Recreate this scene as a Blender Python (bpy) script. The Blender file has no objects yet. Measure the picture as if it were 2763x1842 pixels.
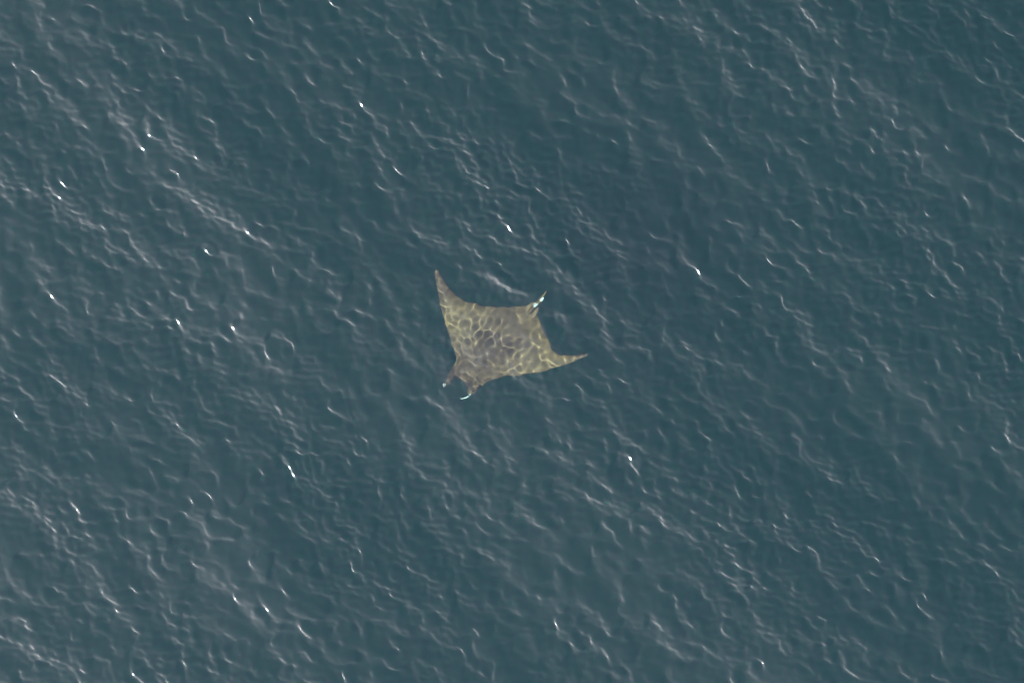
import bpy, math
import numpy as np
from mathutils import Vector, Matrix
from mathutils.geometry import delaunay_2d_cdt

scene = bpy.context.scene
R = math.radians

# ------------------------------------------------------------------ camera, sky, sun, exposure
IMG_W, IMG_H = 2763.0, 1842.0
VIEW_W = 14.7                      # metres of sea across the picture
CAM_H = 120.0                       # metres above the sea
PPM = IMG_W / VIEW_W

cam = bpy.data.cameras.new('camera')
cam.sensor_width = 36.0
cam.lens = 36.0 * CAM_H / VIEW_W
cam.clip_start = 0.5
cam.clip_end = 20000.0
cam_ob = bpy.data.objects.new('camera', cam)
scene.collection.objects.link(cam_ob)
TILT, TILT_AZ = R(5.5), R(34)         # the aircraft is a little off the plumb line
cam_pos = Vector((math.sin(TILT) * math.cos(TILT_AZ), math.sin(TILT) * math.sin(TILT_AZ), math.cos(TILT))) * CAM_H
c_z = cam_pos.normalized()
c_x = Vector((0, 1, 0)).cross(c_z).normalized()
c_y = c_z.cross(c_x)
cam_ob.matrix_world = Matrix(((c_x.x, c_y.x, c_z.x, cam_pos.x), (c_x.y, c_y.y, c_z.y, cam_pos.y),
                              (c_x.z, c_y.z, c_z.z, cam_pos.z), (0, 0, 0, 1)))
scene.camera = cam_ob

SUN_AZ = R(214)                    # direction towards the sun in the ground plane (from +X, counter-clockwise)
SUN_EL = R(51)
sun_dir = Vector((math.cos(SUN_AZ) * math.cos(SUN_EL), math.sin(SUN_AZ) * math.cos(SUN_EL), math.sin(SUN_EL)))

world = bpy.data.worlds.new('World')
scene.world = world
world.use_nodes = True
wn = world.node_tree
sky = wn.nodes.new('ShaderNodeTexSky')
sky.sky_type = 'NISHITA'
sky.sun_disc = False
sky.sun_elevation = SUN_EL
sky.sun_rotation = math.pi / 2 - SUN_AZ
sky.air_density = 1.0
sky.dust_density = 2.9
sky.ozone_density = 1.0
bg = wn.nodes['Background']
bg.inputs['Strength'].default_value = 0.042
wn.links.new(sky.outputs['Color'], bg.inputs['Color'])

sun = bpy.data.lights.new('sun', 'SUN')
sun.energy = 5.0
sun.angle = R(0.53)
sun.color = (1.0, 0.92, 0.78)
sun.cycles.is_caustics_light = True
sun_ob = bpy.data.objects.new('sun', sun)
scene.collection.objects.link(sun_ob)
sun_ob.rotation_euler = (-sun_dir).to_track_quat('-Z', 'Y').to_euler()
sun_ob.location = sun_dir * 100

vs = scene.view_settings
vs.view_transform = 'Standard'
vs.look = 'None'
vs.exposure = 4.38
vs.gamma = 1.0
vs.use_white_balance = True
vs.white_balance_temperature = 5550
vs.use_curve_mapping = False

cy = scene.cycles
cy.max_bounces = 10
cy.transmission_bounces = 8
cy.diffuse_bounces = 3
cy.glossy_bounces = 3
cy.caustics_reflective = True
cy.caustics_refractive = True
cy.blur_glossy = 0.0
cy.filter_width = 1.0
cy.sample_clamp_indirect = 4.0
cy.use_adaptive_sampling = False
cy.use_denoising = True


# ------------------------------------------------------------------ helpers
def px(x, y):
    """a point of the sea surface from its place on the survey grid (picture pixels)"""
    d = c_x * ((x - IMG_W / 2) / PPM) + c_y * ((IMG_H / 2 - y) / PPM) - c_z * CAM_H
    q = cam_pos + d * (cam_pos.z / -d.z)
    return np.array([q.x, q.y])


def crop(x, y):
    s = 520.0 / 1896.0
    return px(1120 + x * s, 680 + y * s)


def material(name):
    m = bpy.data.materials.new(name)
    m.use_nodes = True
    m.node_tree.nodes.clear()
    out = m.node_tree.nodes.new('ShaderNodeOutputMaterial')
    return m, m.node_tree, out


def grid_mesh(name, X, Y, Z):
    ny, nx = X.shape
    co = np.stack([X, Y, Z], axis=-1).reshape(-1, 3).astype(np.float32)
    idx = np.arange(nx * ny, dtype=np.int32).reshape(ny, nx)
    quads = np.stack([idx[:-1, :-1], idx[:-1, 1:], idx[1:, 1:], idx[1:, :-1]], axis=-1).reshape(-1)
    nq = quads.size // 4
    me = bpy.data.meshes.new(name)
    me.vertices.add(nx * ny)
    me.vertices.foreach_set('co', co.ravel())
    me.loops.add(nq * 4)
    me.loops.foreach_set('vertex_index', quads)
    me.polygons.add(nq)
    me.polygons.foreach_set('loop_start', np.arange(0, nq * 4, 4, dtype=np.int32))
    me.polygons.foreach_set('use_smooth', np.ones(nq, dtype=bool))
    me.update(calc_edges=True)
    return me


# ------------------------------------------------------------------ sea surface
def axis(half, step, growth, far):
    a = list(np.arange(0, half + step * 0.5, step))
    d = step
    while a[-1] < far:
        d *= growth
        a.append(a[-1] + d)
    a = np.array(a)
    a = np.concatenate([-a[:0:-1], a])
    sp = np.gradient(a)
    return a, sp


xs, sx = axis(7.9, 0.0175, 1.075, 6000.0)
ys, sy = axis(5.4, 0.0175, 1.075, 6000.0)

rng = np.random.default_rng(11)
WIND = R(236)                      # the waves run towards the lower left


def band(n, l0, l1, slope, spread, wind=WIND, power=0.0):
    """n sinusoids with wavelengths l0..l1 whose summed slope has the given r.m.s."""
    lam = np.exp(rng.uniform(np.log(l0), np.log(l1), n))
    th = wind + rng.normal(0, 1, n) * spread
    k = 2 * np.pi / lam
    w = rng.rayleigh(1.0, n) * (lam / l0) ** power      # relative slope of each
    w *= slope / math.sqrt((w ** 2).sum() / 2)
    return np.stack([k * np.cos(th), k * np.sin(th), w / k, rng.uniform(0, 2 * np.pi, n)], axis=1)


def synth(waves, kind='h', level=0):
    kx, ky, a, ph = waves.T
    k = np.hypot(kx, ky)
    lam = 2 * np.pi / k

    def fade(sp):
        f = np.clip((lam[None, :] / sp[:, None] - 3.0) / 3.0, 0, 1)
        return f * f * (3 - 2 * f)
    Ex = np.exp(1j * xs[:, None] * kx[None, :]) * fade(sx)
    Ey = np.exp(1j * ys[:, None] * ky[None, :]) * fade(sy)
    c = a * np.exp(1j * ph)
    res = []
    for q in kind:
        m = {'h': 1.0, 'x': 1j * kx / k, 'y': 1j * ky / k}[q]
        res.append((Ey * (c * m)[None, :]) @ Ex.T)
    if level:                      # even out the wave groups: nowhere much steeper than elsewhere
        e = np.abs(res[0]) / (math.sqrt((a ** 2).sum() / 2) * level)
        g = 1.0 / np.sqrt(1 + e * e)
        g *= math.sqrt((1 + 1.4 / level ** 2))
        res = [q * g for q in res]
    return [np.real(q) for q in res]


swell = band(40, 2.6, 7.0, 0.018, R(16))
wind_waves = band(260, 0.75, 2.4, 0.044, R(24))
wavelets = np.concatenate([band(1200, 0.17, 0.85, 0.104, R(40), power=-0.2),
                           band(400, 0.22, 0.70, 0.038, R(22), wind=R(205))])
ripples = np.concatenate([band(800, 0.08, 0.20, 0.075, R(45)),
                          band(500, 0.07, 0.13, 0.060, R(16), wind=R(262))])
focus_ripples = np.concatenate([band(700, 0.09, 0.24, 0.027, R(80)), band(300, 0.07, 0.15, 0.029, R(24), wind=R(146)),
                       band(200, 0.25, 0.5, 0.024, R(50))])      # small cross ripples added over the ray to focus caustics on its back

h0, dx0, dy0 = synth(swell, 'hxy')
h1, dx1, dy1 = synth(wind_waves, 'hxy', 0.6)
h2, dx2, dy2 = synth(wavelets, 'hxy', 0.55)
h3, dx3, dy3 = synth(ripples, 'hxy', 1.0)
env = synth(band(40, 1.2, 5.0, 1.0, R(80)), 'h')[0]
env = env / (env[200:-200, 200:-200].std() + 1e-9)
patch = np.clip(0.9 + 0.28 * env, 0.45, 1.7)

bx, by = px(1330, 930)
over_ray = np.exp(-(((xs[None, :] - bx) / 1.25) ** 2 + ((ys[:, None] - by) / 0.95) ** 2) ** 1.5)  # mask over the ray, where the added focusing ripples go
h4 = synth(focus_ripples, 'h')[0]
fit = synth(band(30, 0.5, 1.4, 1.0, R(80)), 'h')[0]
h4 = h4 * np.clip(0.95 + 0.30 * fit / (fit[200:-200, 200:-200].std() + 1e-9), 0.4, 1.5)
calm = patch * (1 - 0.6 * over_ray)
lull = 1 - 0.45 * over_ray
h1, dx1, dy1 = h1 * lull, dx1 * lull, dy1 * lull
h2, dx2, dy2 = h2 * lull, dx2 * lull, dy2 * lull
# crests lean forward, so that fronts are short and steep, backs long and flat
X = xs[None, :] + dx0 - 0.3 * dx1 - 0.5 * dx2 - 0.3 * dx3 * calm
Y = ys[:, None] + dy0 - 0.3 * dy1 - 0.5 * dy2 - 0.3 * dy3 * calm
lean = 2.2 * h1 + 2.5 * h2 + 1.3 * h3 * calm
X = X + lean * math.cos(WIND)
Y = Y + lean * math.sin(WIND)


def crest(line, height, front, back):
    """one extra wave standing along a line of survey points"""
    P = [px(*q) for q in line]
    ctr = np.mean(P, axis=0)
    ext = max(np.linalg.norm(q - ctr) for q in P) + 4 * back
    ix = np.where(np.abs(xs - ctr[0]) < ext)[0]
    iy = np.where(np.abs(ys - ctr[1]) < ext)[0]
    gx_, gy_ = np.meshgrid(xs[ix], ys[iy])
    best = np.full(gx_.shape, 1e9)
    res = np.zeros(gx_.shape)
    n_ = len(P) - 1
    for i in range(n_):
        a_, b_ = P[i], P[i + 1]
        d_ = b_ - a_
        L_ = np.linalg.norm(d_)
        u_ = d_ / L_
        w_ = np.array([-u_[1], u_[0]])
        if w_ @ np.array([math.cos(WIND), math.sin(WIND)]) < 0:
            w_ = -w_
        t_ = np.clip(((gx_ - a_[0]) * u_[0] + (gy_ - a_[1]) * u_[1]), 0, L_)
        qx, qy = gx_ - a_[0] - u_[0] * t_, gy_ - a_[1] - u_[1] * t_
        s_ = qx * w_[0] + qy * w_[1]
        r_ = np.hypot(qx, qy)
        along = (i + t_ / L_) / n_
        taper = np.sin(np.pi * np.clip(along, 0.02, 0.98)) ** 0.7
        wd = np.where(s_ > 0, front, back)
        val = height * taper * np.exp(-(r_ / wd) ** 2)
        res = np.where(r_ < best, val, res)
        best = np.minimum(best, r_)
    return iy, ix, res


extra = np.zeros_like(h0)
for args in [
        ([(60, -150), (330, 120), (560, 360), (760, 640), (860, 900)], .042, 0.95, 1.5),  # broad swell, sloped towards the sun to give a pale sheen band
        ([(690, 900), (740, 1150), (720, 1450), (800, 1800)], .018, 0.70, 1.2),  # second, weaker swell shaped for sheen
        ([(1305, 722), (1330, 732), (1352, 760), (1385, 776), (1425, 786), (1462, 778)], .010, .050, .16),
        ([(1470, 735), (1530, 722), (1562, 745)], .007, .045, .12),
        ([(1478, 828), (1520, 846), (1565, 850)], .006, .045, .12)]:
    iy, ix, val = crest(*args)
    extra[np.ix_(iy, ix)] += val
H = extra + 0.45 * h0 + 0.38 * h1 + 0.38 * h2 + 0.40 * h3 * calm + h4 * over_ray

sea_mesh = grid_mesh('sea_surface', X, Y, H)
sea = bpy.data.objects.new('sea_surface', sea_mesh)
scene.collection.objects.link(sea)
sea['kind'] = 'structure'
sea.cycles.is_caustics_caster = True

m, nt, out = material('sea_water')
fr = nt.nodes.new('ShaderNodeFresnel')
fr.inputs['IOR'].default_value = 1.333
gl = nt.nodes.new('ShaderNodeBsdfGlossy')
gl.inputs['Roughness'].default_value = 0.042
gl.inputs['Color'].default_value = (1, 1, 1, 1)


def refraction(rough):
    q = nt.nodes.new('ShaderNodeBsdfRefraction')
    q.inputs['IOR'].default_value = 1.333
    q.inputs['Roughness'].default_value = rough
    q.inputs['Color'].default_value = (0.58, 0.68, 0.65, 1)
    return q


clear, murky = refraction(0.02), refraction(0.28)   # part of the light is scattered a little by the fine chop
m2 = nt.nodes.new('ShaderNodeMixShader')
m2.inputs[0].default_value = 0.27
nt.links.new(clear.outputs[0], m2.inputs[1])
nt.links.new(murky.outputs[0], m2.inputs[2])
mx = nt.nodes.new('ShaderNodeMixShader')
nt.links.new(fr.outputs[0], mx.inputs[0])
nt.links.new(m2.outputs[0], mx.inputs[1])
nt.links.new(gl.outputs[0], mx.inputs[2])
nt.links.new(mx.outputs[0], out.inputs['Surface'])
sea_mesh.materials.append(m)

# the murk under the surface: the depth at which the water stops being clear
dxs = np.array([-6000., -40., 40., 6000.])
Xd, Yd = np.meshgrid(dxs, dxs)
deep_mesh = grid_mesh('deep_water', Xd, Yd, np.full_like(Xd, -5.0))
deep = bpy.data.objects.new('deep_water', deep_mesh)
scene.collection.objects.link(deep)
deep['kind'] = 'structure'
m, nt, out = material('deep_water')
df = nt.nodes.new('ShaderNodeBsdfDiffuse')
df.inputs['Color'].default_value = (0.0012, 0.0345, 0.0162, 1)
nt.links.new(df.outputs[0], out.inputs['Surface'])
deep_mesh.materials.append(m)


# ------------------------------------------------------------------ the ray
outline_crop = [
    (203, 174), (188, 215), (195, 270), (210, 350), (228, 440), (243, 525), (264, 605), (286, 672), (309, 742), (335, 812),
    (357, 880), (374, 950), (387, 1020), (388, 1072), (370, 1112), (346, 1155), (324, 1205), (304, 1262), (286, 1312),
    (306, 1334), (336, 1306), (358, 1270), (388, 1248), (434, 1252), (478, 1272), (508, 1300), (520, 1340),
    (512, 1392), (524, 1410), (562, 1394), (620, 1358), (662, 1322),
    (702, 1288), (762, 1262), (830, 1236), (888, 1218), (955, 1214), (1030, 1216), (1100, 1198), (1182, 1188), (1268, 1180),
    (1332, 1158), (1400, 1132), (1500, 1106), (1600, 1064), (1706, 1016),
    (1700, 998), (1650, 1004), (1560, 1016), (1480, 1012), (1422, 1004), (1372, 976), (1346, 950), (1338, 900), (1312, 856), (1292, 800),
    (1264, 750), (1246, 700), (1228, 655), (1208, 615), (1206, 560), (1196, 528), (1178, 510),
    (1148, 512), (1100, 522), (1000, 531), (900, 536), (800, 533), (705, 535), (645, 530), (612, 508), (560, 496), (488, 484),
    (466, 464), (430, 442), (382, 404), (332, 350), (296, 298), (260, 240), (230, 184)]
poly = np.array([crop(*p) for p in outline_crop])


def resample(P, step):
    Q = []
    n = len(P)
    for i in range(n):
        p0, p1, p2, p3 = P[i - 1], P[i], P[(i + 1) % n], P[(i + 2) % n]
        m_ = max(1, int(round(np.linalg.norm(p2 - p1) / step)))
        for j in range(m_):
            t = j / m_
            Q.append(0.5 * (2 * p1 + (p2 - p0) * t + (2 * p0 - 5 * p1 + 4 * p2 - p3) * t * t + (3 * p1 - p0 - 3 * p2 + p3) * t ** 3))
    return np.array(Q)


edge = resample(poly, 0.022)
ne = len(edge)


def inside(P, pts):
    x, y = pts[:, 0], pts[:, 1]
    c = np.zeros(len(pts), bool)
    x0, y0 = P[:, 0], P[:, 1]
    x1, y1 = np.roll(x0, -1), np.roll(y0, -1)
    for a, b, c_, d in zip(x0, y0, x1, y1):
        if b == d:
            continue
        hit = ((b > y) != (d > y)) & (x < (c_ - a) * (y - b) / (d - b) + a)
        c ^= hit
    return c


gx, gy = np.meshgrid(np.arange(edge[:, 0].min(), edge[:, 0].max(), 0.022), np.arange(edge[:, 1].min(), edge[:, 1].max(), 0.022))
gp = np.stack([gx.ravel(), gy.ravel()], 1)
gp = gp[inside(edge, gp)]
dist = np.sqrt(((gp[:, None, :] - edge[None, :, :]) ** 2).sum(-1)).min(1)
gp, dist = gp[dist > 0.014], dist[dist > 0.014]
pts = np.concatenate([edge, gp])
dd = np.concatenate([np.zeros(ne), dist])
vo, eo, fo, ov, oe, of = delaunay_2d_cdt([Vector(p) for p in pts], [], [list(range(ne))], 1, 1e-6)
P2 = np.array([v[:] for v in vo])
src = np.array([o[0] if o else -1 for o in ov])
d2 = np.where(src >= 0, dd[src], 0.0)
on_edge = d2 < 1e-6

HEAD = crop(440, 1240)
TAIL = crop(1175, 530)
ax_dir = (TAIL - HEAD) / np.linalg.norm(TAIL - HEAD)
ax_nrm = np.array([ax_dir[1], -ax_dir[0]])      # towards the right wing
BODY_L = np.linalg.norm(TAIL - HEAD)


def frame(p):
    q = p - HEAD
    return q @ ax_dir / BODY_L, q @ ax_nrm       # 0 at the mouth .. 1 at the tail; metres sideways


def centre_z(p):
    s, l = frame(p)
    wing = np.abs(l)
    z = -0.88 + 0.12 * np.clip(s, -0.2, 1.3)
    z = z + 0.20 * np.clip((wing - 0.25) / 0.95, 0, 1.2) ** 1.8
    z = z + 0.05 * np.clip((s - 0.7) / 0.3, 0, 1) ** 2
    return z


def thick(p, d):
    s, l = frame(p)
    t = 0.016 + 0.085 * (1 - np.exp(-d / 0.16))
    spine = np.exp(-(l / 0.20) ** 2) * np.clip(1 - ((s - 0.38) / 0.72) ** 2, 0, 1)
    return t + 0.11 * spine * np.clip(d / 0.10, 0, 1)


shells_v, shells_f = [], []


def add_shell(v, f):
    off = sum(len(a) for a in shells_v)
    shells_v.append(np.asarray(v, float))
    shells_f.extend([[i + off for i in fc] for fc in f])


cz = centre_z(P2)
th = thick(P2, d2)
n2 = len(P2)
top = np.column_stack([P2, cz + np.where(on_edge, 0.012, th)])
bot = np.column_stack([P2, cz - np.where(on_edge, 0.012, th * 0.75)])
faces = []
for f in fo:
    faces.append(list(f))
    faces.append([i + n2 for i in reversed(f)])
e_cnt = {}
for f in fo:
    for i in range(len(f)):
        a, b = f[i], f[(i + 1) % len(f)]
        e_cnt[(a, b)] = e_cnt.get((a, b), 0) + 1
for (a, b) in list(e_cnt):
    if (b, a) not in e_cnt:
        faces.append([b, a, a + n2, b + n2])
add_shell(np.concatenate([top, bot]), faces)


def tube(path, ra, rb, up=(0, 0, 1), n=12):
    """closed tube of elliptic section: ra sideways, rb along 'up'"""
    path = np.asarray(path, float)
    vv, ff = [], []
    m_ = len(path)
    for i in range(m_):
        t = path[min(i + 1, m_ - 1)] - path[max(i - 1, 0)]
        t /= np.linalg.norm(t)
        u = np.array(up, float)
        u = u - t * (u @ t)
        u /= np.linalg.norm(u)
        w = np.cross(t, u)
        for j in range(n):
            a = 2 * math.pi * j / n
            vv.append(path[i] + w * math.cos(a) * ra[i] + u * math.sin(a) * rb[i])
    for i in range(m_ - 1):
        for j in range(n):
            a, b = i * n + j, i * n + (j + 1) % n
            ff.append([a, b, b + n, a + n])
    ff.append(list(range(n - 1, -1, -1)))
    ff.append([(m_ - 1) * n + j for j in range(n)])
    add_shell(vv, ff)


def c3(x, y, z):
    return np.array([*crop(x, y), z])


# curled tips of the two horn fins, the dorsal fin, pelvic fins and the tail
tube([c3(322, 1262, -.60), c3(318, 1296, -.585), c3(304, 1322, -.565), c3(284, 1330, -.55), c3(277, 1308, -.535), c3(286, 1284, -.53)],
     [.020, .020, .016, .017, .014, .008], [.014, .014, .014, .015, .013, .008])
tube([c3(552, 1360, -.60), c3(548, 1392, -.585), c3(524, 1416, -.565), c3(494, 1434, -.55), c3(462, 1442, -.54), c3(440, 1440, -.535)],
     [.020, .020, .015, .012, .010, .0085], [.014, .014, .012, .011, .010, .0085])
tube([c3(1130, 585, -.42), c3(1165, 545, -.33), c3(1196, 512, -.22), c3(1225, 488, -.13), c3(1250, 464, -.06), c3(1264, 444, -.02)],
     [.026, .026, .024, .024, .024, .014], [.075, .075, .062, .050, .034, .016])
tube([c3(1120, 590, -.46), c3(1175, 535, -.42), c3(1220, 480, -.36), c3(1262, 428, -.28), c3(1280, 400, -.22), c3(1292, 378, -.18)],
     [.050, .040, .028, .020, .014, .0105], [.045, .034, .024, .017, .012, .0105])
tube([c3(1090, 580, -.46), c3(1135, 540, -.44), c3(1168, 508, -.42), c3(1182, 492, -.41)], [.06, .05, .035, .014], [.016, .015, .014, .012])
tube([c3(1130, 630, -.46), c3(1175, 590, -.44), c3(1204, 556, -.42), c3(1216, 540, -.41)], [.06, .05, .035, .014], [.016, .015, .014, .012])

me = bpy.data.meshes.new('ray_shells')
allv = np.concatenate(shells_v)
# the outline was measured through the surface: undo the bending of the view on its way down
slant = math.tan(math.asin(math.sin(TILT) / 1.333))
allv[:, 0] += allv[:, 2] * slant * math.cos(TILT_AZ)
allv[:, 1] += allv[:, 2] * slant * math.sin(TILT_AZ)
me.from_pydata([tuple(v) for v in allv], [], shells_f)
tmp = bpy.data.objects.new('ray_shells', me)
scene.collection.objects.link(tmp)
md = tmp.modifiers.new('remesh', 'REMESH')
md.mode = 'VOXEL'
md.voxel_size = 0.0085
sm = tmp.modifiers.new('smooth', 'SMOOTH')
sm.factor = 0.5
sm.iterations = 2
dg = bpy.context.evaluated_depsgraph_get()
ray_mesh = bpy.data.meshes.new_from_object(tmp.evaluated_get(dg))
bpy.data.objects.remove(tmp)
bpy.data.meshes.remove(me)
ray_mesh.name = 'devil_ray'
nv = len(ray_mesh.vertices)
co = np.empty(nv * 3, np.float32)
ray_mesh.vertices.foreach_get('co', co)
co = co.reshape(-1, 3)
nr = np.empty(nv * 3, np.float32)
ray_mesh.vertices.foreach_get('normal', nr)
nr = nr.reshape(-1, 3)
ray_mesh.polygons.foreach_set('use_smooth', np.ones(len(ray_mesh.polygons), bool))

# pigment: dark back, white belly, pale horn tips and dorsal fin tip
back = np.clip((nr[:, 2] + 0.35) / 0.3, 0, 1)
pale = np.zeros(nv)


def spot(c, r0, r1, z0=-9.0):
    global pale
    d = np.hypot(co[:, 0] - co[:, 2] * slant * math.cos(TILT_AZ) - c[0], co[:, 1] - co[:, 2] * slant * math.sin(TILT_AZ) - c[1])
    w = np.clip((r1 - d) / (r1 - r0), 0, 1) * (co[:, 2] > z0)
    pale = np.maximum(pale, w)


for p_, r0, r1 in (((282, 1310), .014, .036), ((470, 1440), .028, .050), ((510, 1426), .020, .040), ((538, 1400), .006, .024)):
    spot(crop(*p_), r0, r1)
spot(crop(1186, 522), .018, .046, -0.40)
spot(crop(1254, 456), .032, .060, -0.24)
s_, l_ = frame(co[:, :2] - np.outer(co[:, 2], [slant * math.cos(TILT_AZ), slant * math.sin(TILT_AZ)]))
olive = np.clip(np.abs(l_) / 0.75 - 0.15, 0, 1) * 0.8 + np.clip((s_ - 0.72) / 0.2, 0, 1) * 0.55
olive = np.clip(olive, 0, 1) * np.clip((1.02 - np.abs(l_)) / 0.30, 0.0, 1)
for nm, val in (('pale', pale), ('belly', 1 - back), ('olive', olive)):
    at = ray_mesh.attributes.new(nm, 'FLOAT', 'POINT')
    at.data.foreach_set('value', val.astype(np.float32))

ray = bpy.data.objects.new('devil_ray', ray_mesh)
scene.collection.objects.link(ray)
ray['label'] = 'brown devil ray with spread pointed wings swimming just under the sea surface'
ray['category'] = 'ray'
ray.cycles.is_caustics_receiver = True

m, nt, out = material('ray_skin')
N, L = nt.nodes, nt.links
bs = N.new('ShaderNodeBsdfPrincipled')
bs.inputs['Roughness'].default_value = 0.7
bs.inputs['Specular IOR Level'].default_value = 0.1
tc = N.new('ShaderNodeTexCoord')
nz = N.new('ShaderNodeTexNoise')
nz.inputs['Scale'].default_value = 3.2
nz.inputs['Detail'].default_value = 5
nz.inputs['Roughness'].default_value = 0.6
L.new(tc.outputs['Object'], nz.inputs['Vector'])
rp = N.new('ShaderNodeValToRGB')
rp.color_ramp.elements[0].position = 0.34
rp.color_ramp.elements[0].color = (0.0265, 0.0152, 0.0084, 1)
rp.color_ramp.elements[1].position = 0.68
rp.color_ramp.elements[1].color = (0.0390, 0.0228, 0.0106, 1)
L.new(nz.outputs['Fac'], rp.inputs['Fac'])


def attr(n_):
    a = N.new('ShaderNodeAttribute')
    a.attribute_name = n_
    return a.outputs['Fac']


def mixc(fac, a, b):
    q = N.new('ShaderNodeMix')
    q.data_type = 'RGBA'
    L.new(fac, q.inputs[0])
    L.new(a, q.inputs[6])
    q.inputs[7].default_value = b
    return q.outputs[2]


c = mixc(attr('olive'), rp.outputs['Color'], (0.066, 0.0405, 0.0135, 1))
c = mixc(attr('belly'), c, (0.62, 0.62, 0.58, 1))
c = mixc(attr('pale'), c, (0.2200, 0.2250, 0.2000, 1))
L.new(c, bs.inputs['Base Color'])
L.new(bs.outputs[0], out.inputs['Surface'])
ray_mesh.materials.append(m)
